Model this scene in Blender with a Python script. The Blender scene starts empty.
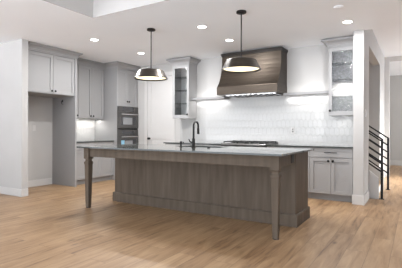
import bpy, bmesh, math, random
from mathutils import Vector, Matrix
random.seed(4)
PI = math.pi
scene = bpy.context.scene
COL = scene.collection

# ------------------------------------------------------------------ camera
cam_d = bpy.data.cameras.new('camera')
cam = bpy.data.objects.new('camera', cam_d)
COL.objects.link(cam)
cam_d.sensor_fit = 'HORIZONTAL'
cam_d.sensor_width = 36.0
cam_d.lens = 354.618 / 402 * 36.0
cam_d.shift_x = 0.00344
cam_d.shift_y = -0.00835
cam_d.clip_start = 0.05
cam.matrix_world = (Matrix.Translation((4.195, -6.698, 1.150)) @ Matrix.Rotation(0.550, 4, 'Z')
                    @ Matrix.Rotation(PI / 2, 4, 'X') @ Matrix.Rotation(0.003, 4, 'Z'))
scene.camera = cam

# ------------------------------------------------------------------ world, daylight, exposure
world = bpy.data.worlds.new('world')
scene.world = world
world.use_nodes = True
bg = world.node_tree.nodes['Background']
bg.inputs['Color'].default_value = (0.88, 0.96, 1.07, 1)
bg.inputs['Strength'].default_value = 1.2
# overcast sky; lower half is an added glow that lifts the ceiling
_n, _l = world.node_tree.nodes, world.node_tree.links
_tc = _n.new('ShaderNodeTexCoord')
_sp = _n.new('ShaderNodeSeparateXYZ')
_rp = _n.new('ShaderNodeValToRGB')
_rp.color_ramp.elements[0].position = 0.47
_rp.color_ramp.elements[0].color = (2.5, 2.62, 2.84, 1)
_rp.color_ramp.elements[1].position = 0.53
_rp.color_ramp.elements[1].color = (0.85, 0.92, 1.01, 1)
_ad = _n.new('ShaderNodeMath')
_ad.operation = 'MULTIPLY_ADD'
_ad.inputs[1].default_value = 0.5
_ad.inputs[2].default_value = 0.5
_l.new(_tc.outputs['Generated'], _sp.inputs[0])
_l.new(_sp.outputs['Z'], _ad.inputs[0])
_l.new(_ad.outputs[0], _rp.inputs['Fac'])
_l.new(_rp.outputs['Color'], bg.inputs['Color'])
vs = scene.view_settings
vs.view_transform = 'Standard'
vs.look = 'None'
vs.gamma = 1.0
vs.exposure = 1.10
vs.use_curve_mapping = False


def area_light(name, loc, size, power, rot=(0, 0, 0), color=(1, 1, 1), shape='RECTANGLE', parent=None, spread=PI):
    d = bpy.data.lights.new(name, 'AREA')
    d.shape = shape
    d.size = size[0]
    if shape == 'RECTANGLE':
        d.size_y = size[1]
    d.energy = power
    d.color = color
    d.spread = spread
    o = bpy.data.objects.new(name, d)
    COL.objects.link(o)
    if parent:
        o.parent = parent
        loc = Vector(loc) - WORLD_AT[parent.name]
    o.location = loc
    o.rotation_euler = rot
    return o


WORLD_AT = {}
# daylight from the great room's windows, behind the camera
area_light('great_room_windows', (-1.0, -15.0, 1.0), (12.0, 3.0), 120, (PI / 2 + .4, 0, -.1), (0.92, 0.97, 1.0))
area_light('hall_fill', (6.6, 2.2, 1.6), (2.4, 1.4), 54, (PI / 2 - .5, 0, PI / 2), (0.96, 0.98, 1.0), spread=1.4)  # unseen fill light, added to brighten the hall side of the partition


area_light('passage_fill', (6.6, 5.3, 1.7), (2.2, 1.8), 45, (PI / 2 - .25, 0, PI / 2), (0.96, 0.98, 1.0))  # second added fill light, lifts the far wall of the passage


# ------------------------------------------------------------------ materials
def new_mat(name, color, rough=0.5, metal=0.0, spec=0.5):
    m = bpy.data.materials.new(name)
    m.use_nodes = True
    b = m.node_tree.nodes['Principled BSDF']
    b.inputs['Base Color'].default_value = (*color, 1)
    b.inputs['Roughness'].default_value = rough
    b.inputs['Metallic'].default_value = metal
    b.inputs['Specular IOR Level'].default_value = spec
    return m


def nodes_of(m):
    return m.node_tree.nodes, m.node_tree.links, m.node_tree.nodes['Principled BSDF']


def add_noise(m, c1, c2, scale=(1, 1, 1), detail=3, size=1.0, bump=0.0, rough=None):
    n, l, b = nodes_of(m)
    tc = n.new('ShaderNodeTexCoord')
    mp = n.new('ShaderNodeMapping')
    mp.inputs['Scale'].default_value = scale
    no = n.new('ShaderNodeTexNoise')
    no.inputs['Scale'].default_value = size
    no.inputs['Detail'].default_value = detail
    r = n.new('ShaderNodeValToRGB')
    r.color_ramp.elements[0].position = 0.3
    r.color_ramp.elements[1].position = 0.7
    r.color_ramp.elements[0].color = (*c1, 1)
    r.color_ramp.elements[1].color = (*c2, 1)
    l.new(tc.outputs['Object'], mp.inputs['Vector'])
    l.new(mp.outputs['Vector'], no.inputs['Vector'])
    l.new(no.outputs['Fac'], r.inputs['Fac'])
    l.new(r.outputs['Color'], b.inputs['Base Color'])
    if bump:
        bp = n.new('ShaderNodeBump')
        bp.inputs['Strength'].default_value = bump
        bp.inputs['Distance'].default_value = 0.002
        l.new(no.outputs['Fac'], bp.inputs['Height'])
        l.new(bp.outputs['Normal'], b.inputs['Normal'])
    return m


def emit_mat(name, color, strength):
    m = new_mat(name, color, 0.4)
    b = m.node_tree.nodes['Principled BSDF']
    b.inputs['Emission Color'].default_value = (*color, 1)
    b.inputs['Emission Strength'].default_value = strength
    return m


WALL = add_noise(new_mat('wall_paint', (.8, .79, .78), 0.85, spec=.2), (.450, .438, .424), (.470, .458, .444), size=2.0)
CEIL = add_noise(new_mat('ceiling_paint', (.8, .8, .8), 0.9, spec=.1), (.87, .89, .92), (.89, .91, .94), size=1.5)
TRIM = add_noise(new_mat('trim_paint', (.85, .845, .84), 0.45), (.525, .511, .495), (.545, .53, .514), size=2.0)
CAB = add_noise(new_mat('cabinet_paint', (.45, .44, .43), 0.45), (.288, .283, .280), (.306, .301, .298), size=1.5)
CAB_IN = add_noise(new_mat('cabinet_interior', (.4, .39, .38), 0.55), (.46, .455, .45), (.49, .485, .48), size=1.5)
BLACK = new_mat('black_metal', (.010, .009, .009), 0.5, 0.0, .25)
BLACKP = new_mat('black_plastic', (.010, .010, .010), 0.55, 0, .2)
STEEL = add_noise(new_mat('stainless_steel', (.3, .3, .3), 0.3, 1.0), (.27, .265, .26), (.33, .325, .32), (1, 1, 40), size=3)
BRIGHT_STEEL = new_mat('polished_steel', (.62, .61, .6), 0.22, 1.0)
DARKGLASS = new_mat('oven_glass', (.03, .03, .033), 0.06, 0.0, 0.9)
WHITEP = new_mat('white_plastic', (.8, .8, .79), 0.4)
IRON = new_mat('cast_iron', (.02, .02, .02), 0.55)
OVEN_STEEL = add_noise(new_mat('black_stainless', (.1, .1, .1), 0.33, 1.0), (.13, .127, .124), (.17, .166, .162), (1, 1, 40), size=3)
STICK_B = new_mat('sticker_blue', (.25, .5, .68), 0.5)
REFLECT_W = new_mat('paper_reflection_white', (.22, .225, .23), 0.2)  # pale sheet on the oven panes; their bright reflection put into colour
LENS = emit_mat('lamp_lens', (1.0, .97, .92), 9.0)
DIFF = emit_mat('pendant_diffuser', (1.0, .88, .62), .66)

# stone counter: dark polished quartz
STONE = add_noise(new_mat('dark_quartz', (.05, .05, .05), 0.04, 0, .22), (.050, .057, .054), (.064, .069, .065), size=14, detail=5)
STONE.node_tree.nodes['Principled BSDF'].inputs['Roughness'].default_value = 0.05

# stained wood of the island
WOOD = add_noise(new_mat('stained_wood', (.09, .075, .065), 0.6, spec=.12), (.092, .071, .053), (.130, .102, .078), (9, 9, .9), detail=6, size=1.6, bump=.15)
HOOD = add_noise(new_mat('brushed_bronze', (.12, .1, .085), 0.42, 0.8), (.050, .038, .029), (.070, .056, .043), (1, 1, 12), size=2.5, detail=4)
HOOD_TRIM = new_mat('dark_bronze', (.035, .03, .027), 0.4, 0.7)
SHADE = add_noise(new_mat('pendant_nickel', (.2, .18, .16), 0.36, 1.0), (.085, .075, .066), (.12, .107, .094), (1, 1, 30), size=3)


def glass_mat(name, ripple, tint=(.97, .975, .975)):
    m = bpy.data.materials.new(name)
    m.use_nodes = True
    n, l = m.node_tree.nodes, m.node_tree.links
    n.clear()
    out = n.new('ShaderNodeOutputMaterial')
    mix = n.new('ShaderNodeMixShader')
    tr = n.new('ShaderNodeBsdfTransparent')
    tr.inputs['Color'].default_value = (*tint, 1)
    gl = n.new('ShaderNodeBsdfGlossy')
    gl.inputs['Roughness'].default_value = 0.08
    gl.inputs['Color'].default_value = (.95, .95, .95, 1)
    fr = n.new('ShaderNodeFresnel')
    fr.inputs['IOR'].default_value = 1.5
    l.new(fr.outputs['Fac'], mix.inputs['Fac'])
    l.new(tr.outputs['BSDF'], mix.inputs[1])
    l.new(gl.outputs['BSDF'], mix.inputs[2])
    l.new(mix.outputs['Shader'], out.inputs['Surface'])
    if ripple:
        tc = n.new('ShaderNodeTexCoord')
        vo = n.new('ShaderNodeTexVoronoi')
        vo.feature = 'DISTANCE_TO_EDGE'
        vo.inputs['Scale'].default_value = 45
        ra = n.new('ShaderNodeValToRGB')
        ra.color_ramp.elements[0].color = (.62, .62, .63, 1)
        ra.color_ramp.elements[1].color = (.97, .97, .97, 1)
        ra.color_ramp.elements[1].position = 0.22
        l.new(tc.outputs['Object'], vo.inputs['Vector'])
        l.new(vo.outputs['Distance'], ra.inputs['Fac'])
        l.new(ra.outputs['Color'], tr.inputs['Color'])
        bp = n.new('ShaderNodeBump')
        bp.inputs['Strength'].default_value = 0.8
        bp.inputs['Distance'].default_value = 0.006
        l.new(vo.outputs['Distance'], bp.inputs['Height'])
        l.new(bp.outputs['Normal'], gl.inputs['Normal'])
        l.new(bp.outputs['Normal'], fr.inputs['Normal'])
    return m


GLASS = glass_mat('clear_glass', False)
SHELFGLASS = glass_mat('shelf_glass', False, (.62, .64, .63))
RAINGLASS = glass_mat('seeded_glass', True)


def make_floor_mat():
    m = new_mat('oak_planks', (.4, .25, .15), 0.4)
    n, l, b = nodes_of(m)
    tc = n.new('ShaderNodeTexCoord')
    mp = n.new('ShaderNodeMapping')
    mp.inputs['Rotation'].default_value = (0, 0, PI / 2)
    br = n.new('ShaderNodeTexBrick')
    br.offset = 0.37
    br.offset_frequency = 2
    br.inputs['Scale'].default_value = 1.0
    br.inputs['Mortar Size'].default_value = 0.0018
    br.inputs['Mortar Smooth'].default_value = 0.2
    br.inputs['Brick Width'].default_value = 1.5
    br.inputs['Row Height'].default_value = 0.19
    br.inputs['Bias'].default_value = 0.0
    br.inputs['Color1'].default_value = (0, 0, 0, 1)
    br.inputs['Color2'].default_value = (1, 1, 1, 1)
    br.inputs['Mortar'].default_value = (.5, .5, .5, 1)
    l.new(tc.outputs['Object'], mp.inputs['Vector'])
    l.new(mp.outputs['Vector'], br.inputs['Vector'])
    # grain, stretched along each plank and shifted from plank to plank
    g = n.new('ShaderNodeMapping')
    g.inputs['Scale'].default_value = (7.0, .8, 1)
    sh = n.new('ShaderNodeVectorMath')
    sh.operation = 'MULTIPLY_ADD'
    sh.inputs[1].default_value = (7.3, 11.1, 3.7)
    l.new(br.outputs['Color'], sh.inputs[0])
    l.new(tc.outputs['Object'], sh.inputs[2])
    l.new(sh.outputs['Vector'], g.inputs['Vector'])
    no = n.new('ShaderNodeTexNoise')
    no.inputs['Scale'].default_value = 2.2
    no.inputs['Detail'].default_value = 8
    no.inputs['Roughness'].default_value = 0.6
    no.inputs['Distortion'].default_value = 0.6
    l.new(g.outputs['Vector'], no.inputs['Vector'])
    mx = n.new('ShaderNodeMath')
    mx.operation = 'MULTIPLY_ADD'
    mx.inputs[1].default_value = 0.12
    l.new(br.outputs['Color'], mx.inputs[0])
    sc = n.new('ShaderNodeMath')
    sc.operation = 'MULTIPLY'
    sc.inputs[1].default_value = 1.0
    l.new(no.outputs['Fac'], sc.inputs[0])
    l.new(sc.outputs[0], mx.inputs[2])
    r = n.new('ShaderNodeValToRGB')
    e = r.color_ramp.elements
    e[0].position = 0.33
    e[0].color = (.140, .074, .034, 1)
    e[1].position = 0.74
    e[1].color = (.410, .268, .148, 1)
    k = r.color_ramp.elements.new(0.5)
    k.color = (.290, .175, .090, 1)
    l.new(mx.outputs[0], r.inputs['Fac'])
    # knots
    vo = n.new('ShaderNodeTexVoronoi')
    vo.inputs['Scale'].default_value = 1.0
    km = n.new('ShaderNodeMapping')
    km.inputs['Scale'].default_value = (2.6, 1.1, 1)
    l.new(tc.outputs['Object'], km.inputs['Vector'])
    l.new(km.outputs['Vector'], vo.inputs['Vector'])
    kr = n.new('ShaderNodeValToRGB')
    kr.color_ramp.elements[0].position = 0.02
    kr.color_ramp.elements[0].color = (.35, .3, .27, 1)
    kr.color_ramp.elements[1].position = 0.075
    kr.color_ramp.elements[1].color = (1, 1, 1, 1)
    l.new(vo.outputs['Distance'], kr.inputs['Fac'])
    mul = n.new('ShaderNodeMix')
    mul.data_type = 'RGBA'
    mul.blend_type = 'MULTIPLY'
    mul.inputs['Factor'].default_value = 0.8
    l.new(r.outputs['Color'], mul.inputs[6])
    l.new(kr.outputs['Color'], mul.inputs[7])
    gap = n.new('ShaderNodeMix')
    gap.data_type = 'RGBA'
    gap.inputs[7].default_value = (.15, .085, .046, 1)
    l.new(br.outputs['Fac'], gap.inputs['Factor'])
    l.new(mul.outputs[2], gap.inputs[6])
    l.new(gap.outputs[2], b.inputs['Base Color'])
    bp = n.new('ShaderNodeBump')
    bp.inputs['Strength'].default_value = 0.08
    bp.inputs['Distance'].default_value = 0.004
    l.new(no.outputs['Fac'], bp.inputs['Height'])
    l.new(bp.outputs['Normal'], b.inputs['Normal'])
    return m


FLOOR = make_floor_mat()


def make_tile_mat(name, axis):
    """white glazed elongated hexagon tiles with a slight relief"""
    m = new_mat(name, (.80, .795, .79), 0.16, 0, .5)
    n, l, b = nodes_of(m)

    def vm(op, a=None, bb=None):
        v = n.new('ShaderNodeVectorMath')
        v.operation = op
        for i, x in enumerate((a, bb)):
            if x is None:
                continue
            if isinstance(x, tuple):
                v.inputs[i].default_value = x
            else:
                l.new(x, v.inputs[i])
        return v

    def mt(op, a, bb=None):
        v = n.new('ShaderNodeMath')
        v.operation = op
        for i, x in enumerate((a, bb)):
            if x is None:
                continue
            if isinstance(x, (int, float)):
                v.inputs[i].default_value = x
            else:
                l.new(x, v.inputs[i])
        return v.outputs[0]
    tc = n.new('ShaderNodeTexCoord')
    sp = n.new('ShaderNodeSeparateXYZ')
    l.new(tc.outputs['Object'], sp.inputs[0])
    cb = n.new('ShaderNodeCombineXYZ')
    l.new(mt('DIVIDE', sp.outputs[axis], 0.085), cb.inputs[0])
    l.new(mt('DIVIDE', sp.outputs['Z'], 0.165), cb.inputs[1])
    S, H = (1.0, 1.732, 1.0), (0.5, 0.866, 0.5)
    base = vm('ADD', cb.outputs[0], (100.0, 173.2, 0.0)).outputs[0]
    a = vm('SUBTRACT', vm('MODULO', base, S).outputs[0], H).outputs[0]
    c = vm('SUBTRACT', vm('MODULO', vm('SUBTRACT', base, H).outputs[0], S).outputs[0], H).outputs[0]
    flat = (1.0, 1.0, 0.0)

    def hexd(v):
        q = vm('ABSOLUTE', vm('MULTIPLY', v, flat).outputs[0]).outputs[0]
        s = n.new('ShaderNodeSeparateXYZ')
        l.new(q, s.inputs[0])
        d = vm('DOT_PRODUCT', q, (0.5, 0.866, 0.0)).outputs['Value']
        return mt('MAXIMUM', s.outputs['X'], d)
    d = mt('MINIMUM', hexd(a), hexd(c))
    r = n.new('ShaderNodeMapRange')
    r.inputs['From Min'].default_value = 0.5
    r.inputs['From Max'].default_value = 0.43
    l.new(d, r.inputs['Value'])
    col = n.new('ShaderNodeMix')
    col.data_type = 'RGBA'
    col.inputs[6].default_value = (.415, .41, .40, 1)
    col.inputs[7].default_value = (.435, .43, .42, 1)
    l.new(r.outputs[0], col.inputs['Factor'])
    l.new(col.outputs[2], b.inputs['Base Color'])
    bp = n.new('ShaderNodeBump')
    bp.inputs['Strength'].default_value = 0.5
    bp.inputs['Distance'].default_value = 0.004
    l.new(r.outputs[0], bp.inputs['Height'])
    l.new(bp.outputs['Normal'], b.inputs['Normal'])
    return m


TILE_BACK = make_tile_mat('hexagon_tile_back', 'X')
TILE_LEFT = make_tile_mat('hexagon_tile_left', 'Y')


# ------------------------------------------------------------------ mesh helpers
class MB:
    def __init__(self):
        self.bm = bmesh.new()

    def quadset(self, pts, faces):
        v = [self.bm.verts.new(p) for p in pts]
        for f in faces:
            try:
                self.bm.faces.new([v[i] for i in f])
            except ValueError:
                pass

    def box(self, x0, x1, y0, y1, z0, z1):
        x0, x1 = sorted((x0, x1)); y0, y1 = sorted((y0, y1)); z0, z1 = sorted((z0, z1))
        p = [(x, y, z) for z in (z0, z1) for y in (y0, y1) for x in (x0, x1)]
        self.quadset(p, [(0, 2, 3, 1), (4, 5, 7, 6), (0, 1, 5, 4), (2, 6, 7, 3), (0, 4, 6, 2), (1, 3, 7, 5)])
        return self

    def prism(self, prof, axis, a0, a1):
        """profile: list of 2D points; axis 'X': (y,z), 'Y': (x,z), 'Z': (x,y)"""
        def P(u, v, a):
            return {'X': (a, u, v), 'Y': (u, a, v), 'Z': (u, v, a)}[axis]
        k = len(prof)
        pts = [P(u, v, a0) for u, v in prof] + [P(u, v, a1) for u, v in prof]
        f = [tuple(range(k)), tuple(range(2 * k - 1, k - 1, -1))]
        for i in range(k):
            j = (i + 1) % k
            f.append((i, j, k + j, k + i))
        self.quadset(pts, f)
        return self

    def loft(self, rings, cap=True):
        k = len(rings[0])
        vs_ = [[self.bm.verts.new(p) for p in r] for r in rings]
        for a, b in zip(vs_, vs_[1:]):
            for i in range(k):
                j = (i + 1) % k
                self.bm.faces.new((a[i], a[j], b[j], b[i]))
        if cap:
            self.bm.faces.new(vs_[0][::-1])
            self.bm.faces.new(vs_[-1])
        return self

    def lathe(self, prof, origin=(0, 0, 0), axis=(0, 0, 1), seg=24, cap=True):
        """prof: (radius, height along axis)"""
        ax = Vector(axis).normalized()
        t = Vector((1, 0, 0)) if abs(ax.x) < .9 else Vector((0, 1, 0))
        u = ax.cross(t).normalized(); w = ax.cross(u)
        o = Vector(origin)
        rings = []
        for r, h in prof:
            r = max(r, 1e-4)
            rings.append([o + ax * h + u * (r * math.cos(2 * PI * i / seg)) + w * (r * math.sin(2 * PI * i / seg)) for i in range(seg)])
        return self.loft(rings, cap)

    def square_lathe(self, prof, x, y):
        rings = [[(x - h, y - h, z), (x + h, y - h, z), (x + h, y + h, z), (x - h, y + h, z)] for h, z in prof]
        return self.loft(rings)

    def tube(self, pts, r, seg=10):
        pts = [Vector(p) for p in pts]
        rings = []
        up = None
        for i, p in enumerate(pts):
            a = pts[max(i - 1, 0)]; b = pts[min(i + 1, len(pts) - 1)]
            d = (b - a).normalized()
            if up is None:
                up = Vector((0, 0, 1)) if abs(d.z) < .9 else Vector((1, 0, 0))
            u = d.cross(up).normalized(); w = u.cross(d).normalized()
            up = w
            rr = r[i] if isinstance(r, (list, tuple)) else r
            rings.append([p + u * (rr * math.cos(2 * PI * k / seg)) + w * (rr * math.sin(2 * PI * k / seg)) for k in range(seg)])
        return self.loft(rings)

    def bar(self, p0, p1, hy, hz):
        """flat bar running in the XZ plane"""
        p0 = Vector(p0); p1 = Vector(p1)
        d = (p1 - p0).normalized()
        nrm = Vector((-d.z, 0, d.x))
        Y = Vector((0, 1, 0))
        rings = [[p + nrm * hz * a + Y * hy * b for a, b in ((-1, -1), (1, -1), (1, 1), (-1, 1))] for p in (p0, p1)]
        return self.loft(rings)

    def build(self, name, mat, parent=None, bevel=0.0, smooth=False, origin=None):
        bm = self.bm
        bmesh.ops.recalc_face_normals(bm, faces=bm.faces)
        if origin is None:
            xs = [v.co for v in bm.verts]
            lo = Vector((min(c.x for c in xs), min(c.y for c in xs), min(c.z for c in xs)))
            hi = Vector((max(c.x for c in xs), max(c.y for c in xs), max(c.z for c in xs)))
            origin = Vector(((lo.x + hi.x) / 2, (lo.y + hi.y) / 2, lo.z))
        origin = Vector(origin)
        bmesh.ops.translate(bm, verts=bm.verts, vec=-origin)
        me = bpy.data.meshes.new(name)
        bm.to_mesh(me)
        bm.free()
        if smooth:
            for p in me.polygons:
                p.use_smooth = True
            try:
                me.set_sharp_from_angle(angle=math.radians(38))
            except Exception:
                pass
        me.materials.append(mat)
        o = bpy.data.objects.new(name, me)
        COL.objects.link(o)
        if parent:
            o.parent = parent
            o.location = origin - WORLD_AT[parent.name]
        else:
            o.location = origin
        WORLD_AT[o.name] = origin
        if bevel:
            bv = o.modifiers.new('bevel', 'BEVEL')
            bv.width = bevel
            bv.segments = 2
            bv.limit_method = 'ANGLE'
            bv.angle_limit = math.radians(40)
        return o


def tag(o, label, cat, group=None):
    o['label'] = label
    o['category'] = cat
    if group:
        o['group'] = group
    return o


def thing(name, loc, label, cat, group=None):
    o = bpy.data.objects.new(name, None)
    COL.objects.link(o)
    o.empty_display_size = 0.1
    o.location = loc
    WORLD_AT[o.name] = Vector(loc)
    return tag(o, label, cat, group)


def struct(name, mb, mat, bevel=0.0, origin=(0, 0, 0), parent=None):
    o = mb.build(name, mat, parent, bevel, origin=origin)
    o['kind'] = 'structure'
    return o


def copy_tree(o, new_parent=None):
    c = o.copy()
    COL.objects.link(c)
    if new_parent:
        c.parent = new_parent
    for ch in list(o.children):
        copy_tree(ch, c)
    return c


# facing helper: 'S' faces the camera side (-Y), 'E' faces +X.  u runs along the face, d is outward from plane F
def fbox(mb, fc, F, u0, u1, d0, d1, z0, z1):
    if fc == 'S':
        mb.box(u0, u1, F - d0, F - d1, z0, z1)
    else:
        mb.box(F + d0, F + d1, u0, u1, z0, z1)
    return mb


def fpt(fc, F, u, d, z):
    return (u, F - d, z) if fc == 'S' else (F + d, u, z)


def fdir(fc):
    return (0, -1, 0) if fc == 'S' else (1, 0, 0)


G = 0.0026


def shaker(fc, F, u0, u1, z0, z1, parent, stile=.057, name='door', mat=None, t=.02):
    u0 += G; u1 -= G; z0 += G; z1 -= G
    mb = MB()
    fbox(mb, fc, F, u0, u0 + stile, 0, t, z0, z1)
    fbox(mb, fc, F, u1 - stile, u1, 0, t, z0, z1)
    fbox(mb, fc, F, u0 + stile, u1 - stile, 0, t, z0, z0 + stile)
    fbox(mb, fc, F, u0 + stile, u1 - stile, 0, t, z1 - stile, z1)
    fbox(mb, fc, F, u0 + stile, u1 - stile, 0, t * .25, z0 + stile, z1 - stile)
    return mb.build(name, mat or CAB, parent, .0012)


def slab_front(fc, F, u0, u1, z0, z1, parent, name='drawer'):
    mb = fbox(MB(), fc, F, u0 + G, u1 - G, 0, .02, z0 + G, z1 - G)
    return mb.build(name, CAB, parent, .0015)


def knob(fc, F, u, z, parent, t=.02):
    return MB().lathe([(.006, 0), (.006, .012), (.017, .016), (.0205, .022), (.018, .028), (.004, .030)],
                      fpt(fc, F, u, t, z), fdir(fc), 14).build('knob', BLACK, parent, smooth=True)


def pull(fc, F, u0, u1, z, parent, t=.02):
    mb = MB()
    fbox(mb, fc, F, u0, u1, t + .022, t + .033, z - .006, z + .006)
    for u in (u0 + .02, u1 - .02):
        fbox(mb, fc, F, u - .005, u + .005, t, t + .024, z - .005, z + .005)
    return mb.build('handle', BLACK, parent, .001)


CROWN = [(.004, 0), (.004, .022), (.018, .024), (.018, .042), (.022, .046), (.030, .062), (.050, .084), (.074, .094), (.080, .096), (.080, .106), (.092, .108), (.092, .128)]


def crown(parent, x0, x1, y0, y1, z, lo_x, hi_x, lo_y, hi_y, prof=CROWN, k=1.0, name='crown_molding'):
    rings = []
    for o, h in prof:
        o *= k
        rings.append([(x0 - o * lo_x, y0 - o * lo_y, z + h), (x1 + o * hi_x, y0 - o * lo_y, z + h),
                      (x1 + o * hi_x, y1 + o * hi_y, z + h), (x0 - o * lo_x, y1 + o * hi_y, z + h)])
    return MB().loft(rings).build(name, CAB, parent, .0008)


# ------------------------------------------------------------------ the setting
H = 2.725      # kitchen ceiling
HH = 3.02      # hall ceiling
LW = -2.452    # left wall face
PX0, PX1 = 3.338, 3.490   # partition faces

struct('floor', MB().box(-6.2, 8.2, -9.0, 7.3, -.1, 0), FLOOR)

c = MB()
c.box(-6.2, 8.2, -3.24, -.64, H, 3.4)
c.box(-6.2, PX0 + .05, -.64, .12, H, 3.4)
c.box(-6.2, .32, -8.2, -3.24, H, 3.4)
c.box(.32, 8.2, -8.2, -3.24, 3.36, 3.4)
c.box(PX1, 8.2, -.64, 7.3, HH, 3.4)
c.box(-.6, PX1, .12, 7.3, HH, 3.4)
struct('ceiling', c, CEIL)
c = MB()
c.box(.33, 7.19, -3.25, -3.24, H, 3.36)
c.box(.32, .33, -8.2, -3.24, H, 3.36)
struct('trim_2', c, WALL)

struct('wall_left', MB().box(LW - .15, LW, -2.97, .12, 0, H + .02), WALL)
struct('wall_front', MB().box(-6.2, -1.615, -3.09, -2.972, 0, H + .02), WALL, .002)
struct('wall_light_stop', MB().box(-5.6, -5.45, -8.2, -3.09, 0, H + .02), WALL)  # unseen wall, added to keep side light off the front wall
# back wall with the pantry doorway
DX0, DX1, DZ = -1.40, -.66, 2.44
w = MB()
w.box(LW - .15, DX0, 0, .12, 0, H + .02)
w.box(DX0, DX1, 0, .12, DZ, H + .02)
w.box(DX1, PX0, 0, .12, 0, H + .02)
struct('wall_back', w, WALL)
# partition: end post towards the camera, then the tall opening to the stair
OY0, OY1, OZ = 0.0, 2.12, 2.62
w = MB()
w.box(PX0, PX1, -.677, OY0, 0, H + .02)
w.box(PX0, PX1, -.62, OY0, H + .02, HH + .02)
w.box(PX0, PX1, OY0, OY1, OZ, HH + .02)
w.box(PX0, PX1, OY1, 3.4, 0, HH + .02)
struct('wall_partition', w, WALL, .003)
# stairwell
w = MB()
w.box(-.6, PX0, OY1, OY1 + .12, 0, HH + .02)
w.box(-.72, -.6, .12, OY1 + .12, 0, HH + .02)
struct('wall_stairwell', w, WALL)
# hall beyond: cased opening and far wall
w = MB()
w.box(PX0, 3.60, 3.4, 3.52, 0, HH + .02)
w.box(3.60, 4.9, 3.4, 3.52, 2.92, HH + .02)
w.box(4.9, 7.2, 3.4, 3.52, 0, HH + .02)
struct('wall_hall', w, TRIM, .003)
struct('wall_far', MB().box(PX0 - .2, 7.2, 6.9, 7.02, 0, HH + .02), WALL)
struct('wall_passage', MB().box(PX0 - .2, PX0, 3.52, 6.9, 0, HH + .02), WALL)
w = MB()
w.box(7.05, 7.2, -7.0, -.64, 0, 3.38)
w.box(7.05, 7.2, -.64, 1.2, 0, HH + .02)
w.box(7.05, 7.2, 3.8, 6.9, 0, HH + .02)
w.box(7.05, 7.2, 1.2, 3.8, 0, .7)
w.box(7.05, 7.2, 1.2, 3.8, 2.7, HH + .02)
struct('wall_right', w, WALL)


def baseboard(name, mb):
    return struct(name, mb, TRIM, .003)


BH, BT = .13, .014
b_ = MB()
b_.box(-6.2, -1.615 + BT, -3.09 - BT, -3.09, 0, BH)
b_.box(-1.615, -1.615 + BT, -3.09, -2.972, 0, BH)
baseboard('baseboard_front', b_)
baseboard('baseboard_left', MB().box(LW, LW + BT, -2.86, -1.90, 0, BH))
b_ = MB()
b_.box(PX0 - BT, PX1 + BT, -.677 - BT, -.677, 0, .15)
b_.box(PX1, PX1 + BT, -.677, OY0, 0, .15)
b_.box(PX1, PX1 + BT, OY1, 3.4, 0, .15)
baseboard('baseboard_partition', b_)
b_ = MB()
b_.box(PX0, 7.0, 6.9 - BT, 6.9, 0, .17)
baseboard('baseboard_far', b_)
baseboard('baseboard_stairwell', MB().box(-.5, PX0, OY1 - BT, OY1, 0, .15))
b_ = MB()
b_.box(-1.74, DX0 - .085, -BT, 0, 0, BH)
b_.box(DX1 + .085, -.43, -BT, 0, 0, BH)
baseboard('baseboard_back', b_)

# pantry door and its casing
t_ = MB()
t_.box(DX0 - .085, DX0, -.016, 0, 0, DZ + .085)
t_.box(DX1, DX1 + .085, -.016, 0, 0, DZ + .085)
t_.box(DX0, DX1, -.016, 0, DZ, DZ + .085)
struct('trim_1', t_, TRIM, .002)
dm = MB()
D0, D1 = DX0 + .004, DX1 - .004
ST = .11
dm.box(D0, D0 + ST, .005, .045, .01, DZ - .004)
dm.box(D1 - ST, D1, .005, .045, .01, DZ - .004)
for z0, z1 in ((.01, .24), (.95, 1.07), (DZ - .124, DZ - .004)):
    dm.box(D0 + ST, D1 - ST, .005, .045, z0, z1)
dm.box(D0 + ST, D1 - ST, .017, .033, .2, DZ - .1)
door1 = struct('door_1', dm, TRIM, .002)
MB().lathe([(.027, 0), (.027, .006), (.010, .010), (.010, .035), (.026, .042), (.030, .055), (.026, .066), (.008, .070)],
           (-1.335, .005, .955), (0, -1, 0), 18).build('door_knob', BLACK, door1, smooth=True)

# tiles behind the counters
struct('wall_back_tiles', MB().box(-.43, PX0, -.010, 0, .897, 1.86), TILE_BACK)
struct('wall_left_tiles', MB().box(LW, LW + .010, -1.86, -.72, .914, 1.45), TILE_LEFT)

# ------------------------------------------------------------------ left run: refrigerator surround
UX = -2.122     # door faces of the shallow wall cabinets
FX = -1.742     # door faces of the deep cabinets
FY0, FY1 = -2.898, -1.860
fs = thing('refrigerator_cabinet', (LW + .35, (FY0 + FY1) / 2, 0), 'tall grey refrigerator surround with empty alcove below and two doors above', 'cabinet')
MB().box(LW + .002, FX - .006, FY0 - .028, FY0, 0, 2.6).build('side_panel', CAB, fs, .001)
MB().box(LW + .002, FX + .02, FY1 - .02, FY1 + .02, 0, 2.6).build('side_panel', CAB, fs, .001)
MB().box(LW + .002, FX - .021, FY0 + .001, FY1 - .021, 1.838, 2.6).build('carcass', CAB, fs, .001)
SPL = -2.378
for u0, u1, ku in ((FY0 + .004, SPL, SPL - .038), (SPL, FY1 - .022, SPL + .038)):
    d = shaker('E', FX - .02, u0, u1, 1.846, 2.586, fs)
    knob('E', FX - .02, ku, 1.90, d)
MB().box(LW + .002, UX + .09, FY0 - .028, FY1 + .02, 2.601, 2.72).build('top_panel', CAB, fs)
crown(fs, UX + .09, FX + .004, FY0 - .028, FY1 + .02, 2.594, 0, 1, 0, 1)

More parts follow.
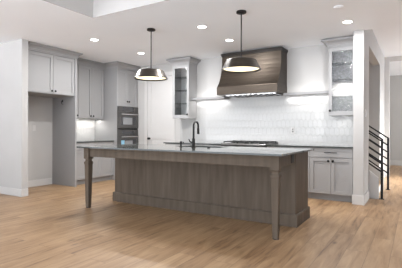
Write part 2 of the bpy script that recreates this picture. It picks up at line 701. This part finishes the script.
# upper cabinets, shallow
us = thing('wall_cabinet', (LW + .16, -1.655, 1.418), 'narrow grey wall cabinet half hidden behind the refrigerator surround', 'cabinet', 'left wall cabinets')
MB().box(LW + .002, UX - .021, FY1 + .021, -1.470, 1.418, 2.60).build('carcass', CAB, us, .001)
d = shaker('E', UX - .02, FY1 + .022, -1.470, 1.42, 2.583, us)
knob('E', UX - .02, -1.505, 1.475, d)
crown(us, LW + .002, UX + .002, FY1 + .021, -1.470, 2.592, 0, 1, 0, 0, k=.8)
ud = thing('wall_cabinet', (LW + .16, -1.095, 1.418), 'grey two-door wall cabinet between refrigerator surround and oven tower', 'cabinet', 'left wall cabinets')
MB().box(LW + .002, UX - .021, -1.469, -.721, 1.418, 2.60).build('carcass', CAB, ud, .001)
for u0, u1, ku in ((-1.468, -1.097, -1.135), (-1.097, -.742, -1.06)):
    d = shaker('E', UX - .02, u0, u1, 1.42, 2.583, ud)
    knob('E', UX - .02, ku, 1.475, d)
crown(ud, LW + .002, UX + .002, -1.469, -.721, 2.592, 0, 1, 0, 0, k=.8)
for n_, lz in ((us, (-1.66, .34)), (ud, (-1.095, .68))):
    bar_ = MB().box(LW + .10, LW + .125, lz[0] - lz[1] / 2, lz[0] + lz[1] / 2, 1.408, 1.418)
    bar_.build('light_bar', WHITEP, n_)
    area_light('light_bar_lamp', (LW + .16, lz[0], 1.404), (.05, lz[1]), 3.2 * lz[1], (0, 0, 0), (1, .98, .95), parent=n_)

# base cabinets on the left
BX = -1.812
for k, (u0, u1, lab) in enumerate(((FY1 + .021, -1.470, 'narrow grey base cabinet beside the refrigerator alcove'),
                                   (-1.469, -.721, 'wide grey base cabinet against the oven tower, under the left counter'))):
    bc = thing('base_cabinet', (LW + .3, (u0 + u1) / 2, 0), lab, 'cabinet', 'left base cabinets')
    MB().box(LW + .002, BX - .021, u0, u1, .108, .894).build('carcass', CAB, bc, .001)
    MB().box(LW + .05, BX - .075, u0, u1, 0, .107).build('toe_kick', CAB, bc)
    dr = slab_front('E', BX - .02, u0, u1, .735, .889, bc)
    m_ = (u0 + u1) / 2
    pull('E', BX - .02, m_ - .07, m_ + .07, .81, dr)
    if k == 0:
        d = shaker('E', BX - .02, u0, u1, .112, .73, bc)
        knob('E', BX - .02, u1 - .035, .68, d)
    else:
        for a, b2, kk in ((u0, m_, m_ - .035), (m_, u1, m_ + .035)):
            d = shaker('E', BX - .02, a, b2, .112, .73, bc)
            knob('E', BX - .02, kk, .68, d)
tag(MB().box(LW + .011, BX + .024, FY1 + .021, -.721, .8945, .914).build('countertop', STONE, None, .002),
    'dark polished stone countertop on the left wall between alcove and oven tower', 'countertop')

# oven tower
TX = -1.705
TY0, TY1 = -.720, -.010
tw = thing('oven_cabinet', (LW + .35, (TY0 + TY1) / 2, 0), 'tall grey oven tower in the corner with two ovens built in', 'cabinet')
MB().box(LW + .002, TX - .001, TY0, TY0 + .02, 0, 2.6).build('side_panel', CAB, tw, .001)
MB().box(LW + .002, TX - .001, TY1 - .02, TY1, 0, 2.6).build('side_panel', CAB, tw, .001)
MB().box(LW + .002, TX - .021, TY0 + .021, TY1 - .021, 1.74, 2.6).build('carcass', CAB, tw, .001)
MB().box(LW + .002, TX - .021, TY0 + .021, TY1 - .021, .10, .60).build('drawer_carcass', CAB, tw, .001)
MB().box(LW + .002, LW + .02, TY0 + .021, TY1 - .021, .60, 1.74).build('back_panel', CAB, tw)
MB().box(LW + .05, TX - .08, TY0 + .021, TY1 - .021, 0, .099).build('toe_kick', CAB, tw)
TM = (TY0 + TY1) / 2
for u0, u1, ku in ((TY0 + .02, TM, TM - .03), (TM, TY1 - .02, TM + .03)):
    d = shaker('E', TX - .02, u0, u1, 1.775, 2.586, tw)
    knob('E', TX - .02, ku, 1.835, d)
MB().box(TX - .02, TX, TY0 + .021, TY1 - .021, 1.722, 1.772).build('rail', CAB, tw, .001)
for z0, z1 in ((.11, .35), (.35, .60)):
    dr = slab_front('E', TX - .02, TY0 + .021, TY1 - .021, z0, z1, tw)
    pull('E', TX - .02, TM - .09, TM + .09, z1 - .06, dr)
MB().box(LW + .002, UX + .09, TY0, TY1, 2.601, 2.72).build('top_panel', CAB, tw)
crown(tw, UX + .09, TX + .004, TY0, TY1, 2.594, 0, 1, 1, 0)

OYa, OYb = TY0 + .006, TY1 - .003


def oven(z0, z1, zd, label, stickers):
    ov = thing('wall_oven', (TX - .25, TM, z0), label, 'oven', 'built-in ovens')
    MB().box(LW + .05, TX - .012, OYa + .012, OYb - .012, z0 + .004, z1 - .004).build('body', OVEN_STEEL, ov)
    MB().box(TX - .012, TX + .002, OYa, OYb, z0, z1).build('trim_frame', OVEN_STEEL, ov, .001)
    # control panel
    cp = MB().box(TX + .002, TX + .022, OYa + .008, OYb - .008, zd + .008, z1 - .006).build('control_panel', OVEN_STEEL, ov, .001)
    MB().box(TX + .022, TX + .0235, TM - .20, TM + .19, zd + .022, z1 - .022).build('display', DARKGLASS, cp)
    # door with window and bar handle
    dm_ = MB()
    a, b2 = OYa + .008, OYb - .008
    zz0, zz1 = z0 + .035, zd
    wz0, wz1 = zz0 + .065, zz1 - .105
    fw = .085
    dm_.box(TX + .002, TX + .030, a, a + fw, zz0, zz1)
    dm_.box(TX + .002, TX + .030, b2 - fw, b2, zz0, zz1)
    dm_.box(TX + .002, TX + .030, a + fw, b2 - fw, zz0, wz0)
    dm_.box(TX + .002, TX + .030, a + fw, b2 - fw, wz1, zz1)
    do = dm_.build('door', OVEN_STEEL, ov, .001)
    MB().box(TX + .012, TX + .027, a + fw, b2 - fw, wz0, wz1).build('window', DARKGLASS, do)
    hb = MB().tube([(TX + .075, a + .05, zz1 - .045), (TX + .075, b2 - .05, zz1 - .045)], .013, 12)
    for y in (a + .09, b2 - .09):
        hb.tube([(TX + .030, y, zz1 - .045), (TX + .068, y, zz1 - .045)], .009, 8)
    hb.build('handle', BRIGHT_STEEL, do, smooth=True)
    MB().box(TX + .002, TX + .016, OYa + .03, OYb - .03, z0 + .006, z0 + .030).build('vent_slot', BLACKP, ov)
    if stickers:
        MB().box(TX + .0271, TX + .0278, a + fw + .01, a + fw + .12, wz0 + .01, wz1 - .02).build('sticker', STICK_B, do)
        MB().box(TX + .0271, TX + .0278, a + fw + .13, a + fw + .40, wz0 + .03, wz1 - .03).build('paper_reflection_patch', REFLECT_W, do)  # paper sheet and the pane's bright reflection, painted as one pale patch
    else:
        MB().box(TX + .0271, TX + .0276, a + fw + .07, a + fw + .39, wz0 + .02, wz1 - .015).build('paper_reflection_patch', REFLECT_W, do)  # rectangular light reflection in the upper window, painted as a pale sheet
    return ov


oven(1.168, 1.718, 1.575, 'upper stainless built-in oven, right above the other oven in the tower', False)
oven(.602, 1.164, 1.045, 'lower stainless built-in oven with a blue sticker on its glass door', True)

# ------------------------------------------------------------------ back run
BY = -.610      # door faces
specs = [(-.41, .28, 'grey base cabinet under the left glass-front cabinet, behind the island', 2),
         (.281, .985, 'grey base cabinet just left of the range, behind the island', 2),
         (1.885, 2.648, 'grey base cabinet just right of the range, behind the island', 2),
         (2.650, PX0 - .012, 'grey two-door base cabinet with one long drawer pull, beside the white wall end', 2)]
for u0, u1, lab, nd in specs:
    bc = thing('base_cabinet', ((u0 + u1) / 2, -.3, 0), lab, 'cabinet', 'back base cabinets')
    MB().box(u0, u1, BY + .021, -.012, .108, .876).build('carcass', CAB, bc, .001)
    MB().box(u0, u1, BY + .075, -.05, 0, .107).build('toe_kick', CAB, bc)
    dr = slab_front('S', BY + .02, u0, u1, .715, .871, bc)
    m_ = (u0 + u1) / 2
    pull('S', BY + .02, m_ - .10, m_ + .10, .795, dr)
    for a, b2, kk in ((u0, m_, m_ - .035), (m_, u1, m_ + .035)):
        d = shaker('S', BY + .02, a, b2, .112, .708, bc)
        knob('S', BY + .02, kk, .655, d)
rc = thing('base_cabinet', (1.435, -.3, 0), 'grey drawer cabinet carrying the range top, behind the island', 'cabinet', 'back base cabinets')
MB().box(.987, 1.883, BY + .021, -.012, .108, .742).build('carcass', CAB, rc, .001)
MB().box(.987, 1.883, BY + .075, -.05, 0, .107).build('toe_kick', CAB, rc)
for z0, z1 in ((.112, .42), (.42, .735)):
    dr = slab_front('S', BY + .02, .987, 1.883, z0, z1, rc)
    pull('S', BY + .02, 1.30, 1.57, z1 - .06, dr)
tag(MB().box(-.43, .984, BY - .028, -.011, .8765, .897).build('countertop', STONE, None, .002),
    'dark polished stone countertop on the back wall left of the range', 'countertop')
tag(MB().box(1.886, PX0 - .002, BY - .028, -.011, .8765, .897).build('countertop', STONE, None, .002),
    'dark polished stone countertop on the back wall right of the range', 'countertop')

# range top
rt = thing('gas_cooktop', (1.435, -.35, .757), 'stainless gas cooktop with black grates under the bronze hood', 'cooktop')
MB().box(.988, 1.882, -.62, -.012, .757, .925).build('body', OVEN_STEEL, rt, .002)
MB().prism([(-.62, .762), (-.675, .775), (-.690, .90), (-.672, .926), (-.62, .926)], 'X', .988, 1.882).build('front_panel', OVEN_STEEL, rt, .002)
for i in range(6):
    x = 1.07 + i * .146
    MB().lathe([(.024, 0), (.024, .006), (.019, .010), (.018, .034), (.004, .036)], (x, -.683, .84), (0, -1, .1), 16).build('control_knob', BRIGHT_STEEL, rt, smooth=True)
MB().box(.988, 1.882, -.055, -.012, .925, .955).build('back_guard', STEEL, rt, .001)
for i in range(3):
    x0 = 1.000 + i * .292
    x1 = x0 + .286
    g_ = MB()
    for x in (x0, x1 - .012):
        g_.box(x, x + .012, -.60, -.07, .945, .962)
    for y in (-.60, -.342, -.082):
        g_.box(x0, x1, y, y + .012, .945, .962)
    xm = (x0 + x1) / 2
    for yc in (-.47, -.21):
        g_.box(xm - .005, xm + .005, yc - .12, yc - .03, .945, .966)
        g_.box(xm - .005, xm + .005, yc + .03, yc + .12, .945, .966)
        g_.box(x0 + .01, xm - .03, yc - .005, yc + .005, .945, .966)
        g_.box(xm + .03, x1 - .01, yc - .005, yc + .005, .945, .966)
    for x in (x0 + .002, x1 - .014):
        for y in (-.598, -.082):
            g_.box(x, x + .012, y, y + .012, .925, .948)
    g_.build('grate', IRON, rt)
    for yc in (-.47, -.21):
        MB().lathe([(.045, 0), (.045, .010), (.034, .012), (.032, .018), (.002, .019)], (xm, yc, .925), (0, 0, 1), 18).build('burner', IRON, rt, smooth=True)

for ch in rt.children:
    ch.location.z -= .012

# range hood
hx0, hx1 = .825, 2.058
hd = thing('range_hood', ((hx0 + hx1) / 2, -.25, 1.85), 'large dark bronze flared range hood on the back wall', 'range hood')
prof = [(-.004, 2.0), (-.55, 2.0), (-.548, 2.012), (-.515, 2.045), (-.48, 2.088), (-.447, 2.14), (-.417, 2.20), (-.392, 2.265), (-.37, 2.335), (-.354, 2.41), (-.344, 2.50), (-.339, 2.60), (-.339, 2.668), (-.004, 2.668)]
MB().prism(prof, 'X', hx0, hx1).build('shell', HOOD, hd, .002)
MB().box(hx0 - .004, hx1 + .004, -.556, -.004, 1.853, 2.002).build('lower_band', HOOD, hd, .004)
MB().box(hx0 - .02, hx1 + .02, -.362, -.004, 2.664, 2.700).build('top_trim', HOOD_TRIM, hd, .004)
MB().box(hx0 - .012, hx1 + .012, -.352, -.004, 2.640, 2.664).build('lower_trim', HOOD_TRIM, hd, .003)
ln = MB().box(hx0 + .18, hx1 - .05, -.50, -.07, 1.824, 1.853).build('liner', BRIGHT_STEEL, hd, .002)
for i in range(9):
    x = hx0 + .24 + i * .105
    MB().box(x, x + .06, -.506, -.11, 1.822, 1.834).build('filter_slot', BLACKP, ln)

# ledge shelves with light strips
for x0, x1, lab in ((.024, hx0 - .006, 'light grey ledge shelf between left glass cabinet and hood'),
                    (hx1 + .006, 2.888, 'light grey ledge shelf between hood and right glass cabinet')):
    sh = thing('ledge_shelf', ((x0 + x1) / 2, -.12, 1.80), lab, 'shelf', 'ledge shelves')
    MB().box(x0, x1, -.235, -.0105, 1.812, 1.858).build('board', CAB, sh, .002)
    MB().box(x0, x1, -.06, -.045, 1.805, 1.812).build('lower_light_strip', WHITEP, sh)
    MB().box(x0, x1, -.06, -.045, 1.858, 1.864).build('upper_light_strip', WHITEP, sh)
    L = x1 - x0
    area_light('lower_strip_lamp', ((x0 + x1) / 2, -.085, 1.800), (L - .06, .03), 1.5 * L, (0, 0, 0), (1, .985, .96), parent=sh)
    area_light('upper_strip_lamp', ((x0 + x1) / 2, -.085, 1.872), (L - .06, .03), 0.55 * L, (PI, 0, 0), (1, .985, .96), parent=sh)


# glass-front cabinets
def glass_cabinet(x0, x1, label, glass, lo_x, hi_x, knob_side):
    F = -.335
    z0, z1 = 1.414, 2.59
    gc = thing('glass_front_cabinet', ((x0 + x1) / 2, -.17, z0), label, 'cabinet', 'glass-front cabinets')
    MB().box(x0, x0 + .018, F + .021, -.012, z0, z1).build('side_panel', CAB, gc, .001)
    MB().box(x1 - .018, x1, F + .021, -.012, z0, z1).build('side_panel', CAB, gc, .001)
    MB().box(x0 + .018, x1 - .018, F + .021, -.012, z0, z0 + .03).build('bottom_panel', CAB_IN, gc, .001)
    MB().box(x0 + .018, x1 - .018, F + .021, -.012, z1 - .03, z1).build('top_panel', CAB_IN, gc, .001)
    MB().box(x0 + .018, x1 - .018, -.022, -.012, z0 + .03, z1 - .03).build('back_panel', CAB_IN, gc)
    for z in (1.742, 2.030, 2.318):
        MB().box(x0 + .019, x1 - .019, F + .05, -.023, z - .005, z + .005).build('shelf', SHELFGLASS, gc)
    st = .055
    dz1 = 2.575
    dm2 = MB()
    dm2.box(x0 + .001, x0 + st, F, F + .02, z0, dz1)
    dm2.box(x1 - st, x1 - .001, F, F + .02, z0, dz1)
    dm2.box(x0 + st, x1 - st, F, F + .02, z0, z0 + st + .02)
    dm2.box(x0 + st, x1 - st, F, F + .02, dz1 - st - .01, dz1)
    do = dm2.build('door', CAB, gc, .001)
    MB().box(x0 + st - .004, x1 - st + .004, F + .009, F + .013, z0 + st + .015, dz1 - st - .005).build('glass_pane', glass, do)
    knob('S', F + .02, (x1 - st / 2) if knob_side > 0 else (x0 + st / 2), z0 + .085, do)
    crown(gc, x0, x1, F, -.012, 2.578, lo_x, hi_x, 1, 0, k=1.15)
    return gc


glass_cabinet(-.410, .018, 'grey glass-front wall cabinet with dark interior, left of the hood', GLASS, 1, 1, 1)
gr = glass_cabinet(2.894, PX0 - .004, 'grey wall cabinet with seeded glass and a lit inside, right of the hood', RAINGLASS, 1, 0, -1)
MB().lathe([(.03, 0), (.03, .008), (.002, .009)], (3.11, -.17, 2.012), (0, 0, 1), 16).build('puck_light', WHITEP, gr)
area_light('puck_lamp', (3.11, -.17, 2.008), (.05,), 2.2, (0, 0, 0), (1, .98, .95), 'DISK', gr)
MB().lathe([(.03, 0), (.03, .008), (.002, .009)], (3.11, -.17, 1.405), (0, 0, 1), 16).build('puck_light', WHITEP, gr)
area_light('puck_lamp', (3.11, -.17, 1.400), (.05,), .3, (0, 0, 0), (1, .98, .95), 'DISK', gr)

# ------------------------------------------------------------------ island
IX0, IX1, IY0, IY1 = -.012, 2.952, -2.472, -1.915
il = thing('kitchen_island', (1.47, -2.5, 0), 'long taupe stained wood kitchen island on two tapered legs, centre of the room', 'island')
MB().box(IX0, IX1, IY0, IY1, .10, .66).build('body', WOOD, il, .002)
SX0, SX1, SY0, SY1 = 1.15, 1.87, -2.43, -2.02        # sink well
u_ = MB()
u_.box(IX0, SX0 - .03, IY0, IY1, .66, .894)
u_.box(SX1 + .03, IX1, IY0, IY1, .66, .894)
u_.box(SX0 - .03, SX1 + .03, IY0, SY0 - .02, .66, .894)
u_.box(SX0 - .03, SX1 + .03, SY1 + .02, IY1, .66, .894)
u_.build('upper_body', WOOD, il)
xs_ = (IX0, 1.745, IX1)
for a, b2 in zip(xs_, xs_[1:]):
    MB().box(a + .001, b2 - .001, IY0 - .008, IY0, .10, .894).build('front_panel', WOOD, il, .0015)
MB().box(IX1, IX1 + .006, IY0 - .008, IY1, .10, .894).build('end_panel', WOOD, il, .0015)
p_ = MB()
p_.box(IX0 - .024, IX1 + .032, IY0 - .036, IY1 + .010, 0, .135)
rings = [[(IX0 - o, IY0 - .012 - o, z), (IX1 + .008 + o, IY0 - .012 - o, z), (IX1 + .008 + o, IY1 + .010, z), (IX0 - o, IY1 + .010, z)] for o, z in ((.024, .135), (.016, .148))]
p_.loft(rings)
p_.build('plinth', WOOD, il, .002)
LEG = [(.0275, 0), (.0275, .025), (.030, .06), (.042, .640), (.047, .662), (.047, .682), (.035, .694), (.031, .706), (.034, .722), (.048, .730), (.050, .738), (.050, .894)]
LY = -3.060
LXL, LXR = .028, 2.918
for lx in (LXL, LXR):
    lg = MB().square_lathe(LEG, lx, LY).build('leg', WOOD, il, .002)
    MB().lathe([(.033, 0), (.033, .006), (.026, .008)], (lx, LY, 0), (0, 0, 1), 16).build('foot_glide', BLACK, lg)
MB().box(LXL + .049, LXR - .049, LY - .022, LY + .003, .762, .894).build('apron', WOOD, il, .002)
for lx in (LXL, LXR):
    MB().box(lx - .014, lx + .034, LY + .049, IY0 - .009, .762, .894).build('apron', WOOD, il, .002)
# continuous stone top with a cut-out for the sink
CX0, CX1, CY0, CY1 = -.045, 3.032, -3.222, -1.885
s_ = MB()
ox, oy, ix, iy = (CX0, CX1), (CY0, CY1), (SX0, SX1), (SY0, SY1)
top, bot = [], []
pts = []
for z in (.8945, .914):
    pts += [(ox[0], oy[0], z), (ox[1], oy[0], z), (ox[1], oy[1], z), (ox[0], oy[1], z),
            (ix[0], iy[0], z), (ix[1], iy[0], z), (ix[1], iy[1], z), (ix[0], iy[1], z)]
fc_ = []
for i in range(4):
    j = (i + 1) % 4
    fc_ += [(i, j, 4 + j, 4 + i), (8 + i, 8 + 4 + i, 8 + 4 + j, 8 + j), (i, 8 + i, 8 + j, j), (4 + i, 4 + j, 12 + j, 12 + i)]
s_.quadset(pts, fc_)
tag(s_.build('countertop', STONE, None, 0), 'long dark polished stone top of the kitchen island', 'countertop')
# sink
sk = MB()
for a in (0,):
    sk.box(SX0 - .02, SX0, SY0 - .015, SY1 + .015, .67, .8935)
    sk.box(SX1, SX1 + .02, SY0 - .015, SY1 + .015, .67, .8935)
    sk.box(SX0, SX1, SY0 - .015, SY0, .67, .8935)
    sk.box(SX0, SX1, SY1, SY1 + .015, .67, .8935)
    sk.box(SX0, SX1, SY0, SY1, .67, .69)
sink = thing('sink', ((SX0 + SX1) / 2, (SY0 + SY1) / 2, .67), 'stainless undermount sink set into the island top behind the faucet', 'sink')
sk.build('basin', STEEL, sink)
MB().lathe([(.045, 0), (.045, .004), (.03, .003), (.002, .002)], ((SX0 + SX1) / 2, (SY0 + SY1) / 2, .69), (0, 0, 1), 18).build('drain', BRIGHT_STEEL, sink)
# faucet
fxc, fyc = 1.522, -2.50
fa = thing('faucet', (fxc, fyc, .914), 'matte black gooseneck faucet on the island', 'faucet')
MB().lathe([(.029, 0), (.029, .010), (.022, .016), (.021, .12), (.0165, .128)], (fxc, fyc, .914), (0, 0, 1), 18).build('base', BLACK, fa, smooth=True)
arc = [(fxc, fyc, 1.04), (fxc, fyc, 1.21)]
for i in range(0, 11):
    a = PI * i / 10
    arc.append((fxc, fyc + .062 - .062 * math.cos(a), 1.215 + .062 * math.sin(a)))
arc.append((fxc, fyc + .124, 1.18))
MB().tube(arc, .0135, 12).build('spout', BLACK, fa, smooth=True)
MB().lathe([(.015, 0), (.018, .012), (.0175, .08), (.0135, .085)], (fxc, fyc + .124, 1.10), (0, 0, 1), 14).build('spray_head', BLACK, fa, smooth=True)
MB().tube([(fxc - .018, fyc, .985), (fxc - .055, fyc, .990), (fxc - .075, fyc - .01, 1.03)], [.011, .010, .007], 10).build('handle', BLACK, fa, smooth=True)
sd = thing('soap_dispenser', (1.300, -2.49, .914), 'small black soap dispenser on the island left of the faucet', 'soap dispenser')
MB().lathe([(.021, 0), (.021, .006), (.013, .010), (.013, .055)], (1.300, -2.49, .914), (0, 0, 1), 16).build('base', BLACK, sd, smooth=True)
MB().lathe([(.017, 0), (.018, .012), (.014, .028), (.003, .030)], (1.300, -2.49, .967), (0, 0, 1), 16).build('pump_head', BLACK, sd, smooth=True)
MB().tube([(1.300, -2.49, .985), (1.300, -2.44, .985), (1.300, -2.415, .975)], .006, 8).build('nozzle', BLACK, sd, smooth=True)
tag(MB().lathe([(.024, 0), (.024, .006), (.016, .010), (.015, .016), (.002, .017)], (1.760, -2.49, .914), (0, 0, 1), 18).build('air_switch', BLACK, None, smooth=True),
    'small black air switch button on the island right of the faucet', 'switch')
oi = thing('outlet', (LXR + .034, -2.60, .78), 'black electrical outlet on the wooden end of the island', 'outlet')
MB().box(LXR + .0345, LXR + .0415, -2.650, -2.550, .778, .872).build('plate', BLACKP, oi, .001)
for z in (.800, .843):
    MB().box(LXR + .0415, LXR + .0435, -2.618, -2.582, z - .014, z + .014).build('socket', BLACK, oi, .001)


# ------------------------------------------------------------------ small wall things
def plate_s(name, x, z, F, mat, label, cat, kind):
    t = thing(name, (x, F, z - .058), label, cat)
    MB().box(x - .036, x + .036, F - .006, F, z - .058, z + .058).build('plate', mat, t, .001)
    for dz in (-.022, .022):
        MB().box(x - .012, x + .012, F - .009, F - .006, z + dz - .009, z + dz + .009).build('socket', BLACKP if kind else mat, t, .001)
    return t


plate_s('outlet', 2.178, 1.160, -.0105, TRIM, 'white electrical outlet with dark sockets on the tiles right of the range', 'outlet', True)
nb = thing('outlet', (LW, -2.307, 1.15), 'white electrical outlet on the back of the refrigerator alcove', 'outlet')
MB().box(LW + .0005, LW + .006, -2.343, -2.271, 1.136, 1.252).build('plate', TRIM, nb, .001)
for z in (1.172, 1.216):
    MB().box(LW + .006, LW + .008, -2.325, -2.289, z - .014, z + .014).build('socket', TRIM, nb, .001)
ls = thing('light_switch', (PX1, -.470, 1.38), 'white light switch on the side of the white partition', 'switch')
MB().box(PX1 + .0005, PX1 + .006, -.506, -.434, 1.380, 1.496).build('plate', WHITEP, ls, .001)
MB().box(PX1 + .006, PX1 + .011, -.487, -.453, 1.405, 1.471).build('rocker', WHITEP, ls, .001)
hk = thing('hook', (-2.116, FY1 - .021, 1.70), 'small dark hook high on the inner side of the refrigerator alcove', 'hook')
MB().box(-2.130, -2.102, FY1 - .026, FY1 - .0205, 1.735, 1.785).build('plate', BLACK, hk, .001)
MB().tube([(-2.116, FY1 - .026, 1.765), (-2.112, FY1 - .05, 1.755), (-2.100, FY1 - .058, 1.71), (-2.092, FY1 - .045, 1.690), (-2.088, FY1 - .03, 1.700)], .006, 8).build('prong', BLACK, hk, smooth=True)

# ------------------------------------------------------------------ ceiling lights
LIGHTS = [(-.577, -2.411, 'recessed ceiling light nearest the refrigerator surround'),
          (-.594, -1.177, 'recessed ceiling light in front of the oven tower'),
          (1.419, -2.110, 'recessed ceiling light between the two pendants'),
          (1.416, -1.182, 'recessed ceiling light in front of the range hood'),
          (3.339, -1.245, 'recessed ceiling light beside the white wall end on the right')]
first = None
for x, y, lab in LIGHTS:
    if first is None:
        first = thing('ceiling_light', (x, y, H), lab, 'ceiling light', 'recessed ceiling lights')
        MB().lathe([(.062, -.001), (.082, -.001), (.082, -.006), (.064, -.010), (.062, -.001)], (x, y, H), (0, 0, 1), 28, cap=False).build('trim_ring', TRIM, first, smooth=True)
        MB().lathe([(.062, -.001), (.060, -.004), (.001, -.005)], (x, y, H), (0, 0, 1), 28, cap=False).build('lens', LENS, first)
        area_light('ceiling_lamp', (x, y, H - .014), (.11,), 15.5, (0, 0, 0), (.98, .985, 1.0), 'DISK', first)
    else:
        c_ = copy_tree(first)
        c_.location = (x, y, H)
        c_['label'] = lab
sm = thing('smoke_detector', (3.341, -1.941, H), 'small round white smoke detector on the ceiling', 'smoke detector')
MB().lathe([(.062, 0), (.062, -.006), (.055, -.010)], (3.341, -1.941, H), (0, 0, 1), 28).build('housing', CEIL, sm, smooth=True)
MB().lathe([(.030, -.010), (.028, -.012)], (3.341, -1.941, H), (0, 0, 1), 20).build('grille', CEIL, sm, smooth=True)

# pendants
p0 = None
for x, y, lab in ((.672, -2.400, 'metal dome pendant lamp over the left half of the island'),
                  (2.215, -2.425, 'metal dome pendant lamp over the right half of the island, before the hood')):
    if p0 is None:
        p0 = thing('pendant_lamp', (x, y, H), lab, 'pendant lamp', 'pendants over the island')
        MB().lathe([(.064, 0), (.066, -.004), (.066, -.022), (.058, -.027), (.012, -.030)], (x, y, H), (0, 0, 1), 28).build('canopy', BLACK, p0, smooth=True)
        MB().lathe([(.0085, -.028), (.0085, -.640)], (x, y, H), (0, 0, 1), 12).build('rod', BLACK, p0, smooth=True)
        sh = MB().lathe([(.010, -.628), (.030, -.632), (.165, -.637), (.194, -.645), (.205, -.660), (.244, -.745), (.262, -.770), (.259, -.774),
                         (.239, -.748), (.199, -.668), (.165, -.648), (.010, -.642)], (x, y, H), (0, 0, 1), 48, cap=False).build('lamp_shade', SHADE, p0, smooth=True)
        MB().lathe([(.236, -.750), (.232, -.757), (.001, -.760)], (x, y, H), (0, 0, 1), 48, cap=False).build('diffuser', DIFF, p0)
        area_light('pendant_lamp_light', (x, y, H - .785), (.42,), 5, (0, 0, 0), (1, .93, .82), 'DISK', p0)
    else:
        c_ = copy_tree(p0)
        c_.location = (x, y, H)
        c_['label'] = lab

# ------------------------------------------------------------------ stair and railings
stt = thing('staircase', (3.0, .6, 0), 'white-sided staircase climbing left through the wall opening', 'staircase')
RUN, RISE = .262, .182
for i in range(7):
    x1 = 3.600 - i * RUN
    z1 = (i + 1) * RISE
    MB().box(x1 - RUN + .0, x1 - .004, .132, 1.098, 0 if i == 0 else z1 - RISE * 1.0, z1 - .026).build('riser', TRIM, stt)
    MB().box(x1 - RUN - .004, x1 + .018, .132, 1.098, z1 - .026, z1).build('tread', FLOOR, stt, .003)
sl = .70
MB().prism([(3.350, 0), (3.645, 0), (3.645, .355), (3.350, .355 + .295 * .80)], 'Y', .004, .050).build('stringer', TRIM, stt, .002)
MB().prism([(2.4, .2), (3.645, 0), (3.645, .355), (2.4, .355 + 1.245 * sl)], 'Y', 1.100, 1.140).build('stringer', TRIM, stt, .002)


def railing(y, xl, lab, xp, n_bars):
    r = thing('stair_railing', (xp, y, 0), lab, 'railing', 'black stair railings')
    zt = 1.015
    MB().box(xp - .019, xp + .019, y - .019, y + .019, 0, zt + .005).build('post', BLACK, r, .002)
    MB().box(xp - .038, xp + .038, y - .038, y + .038, 0, .008).build('base_plate', BLACK, r, .001)
    L = xp - xl
    MB().bar((xp + .012, y, zt - .008), (xl, y, zt - .008 + (L + .012) * sl), .019, .013).build('handrail', BLACK, r, .001)
    for k in range(1, n_bars + 1):
        z = zt - .137 * k
        MB().bar((xp - .012, y, z), (xl, y, z + (L - .012) * sl), .007, .013).build('bar', BLACK, r)
    return r


railing(.027, 3.345, 'black metal stair railing nearest the kitchen wall', 3.690, 4)
railing(1.180, 2.45, 'black metal stair railing on the far side of the stair', 3.712, 5)
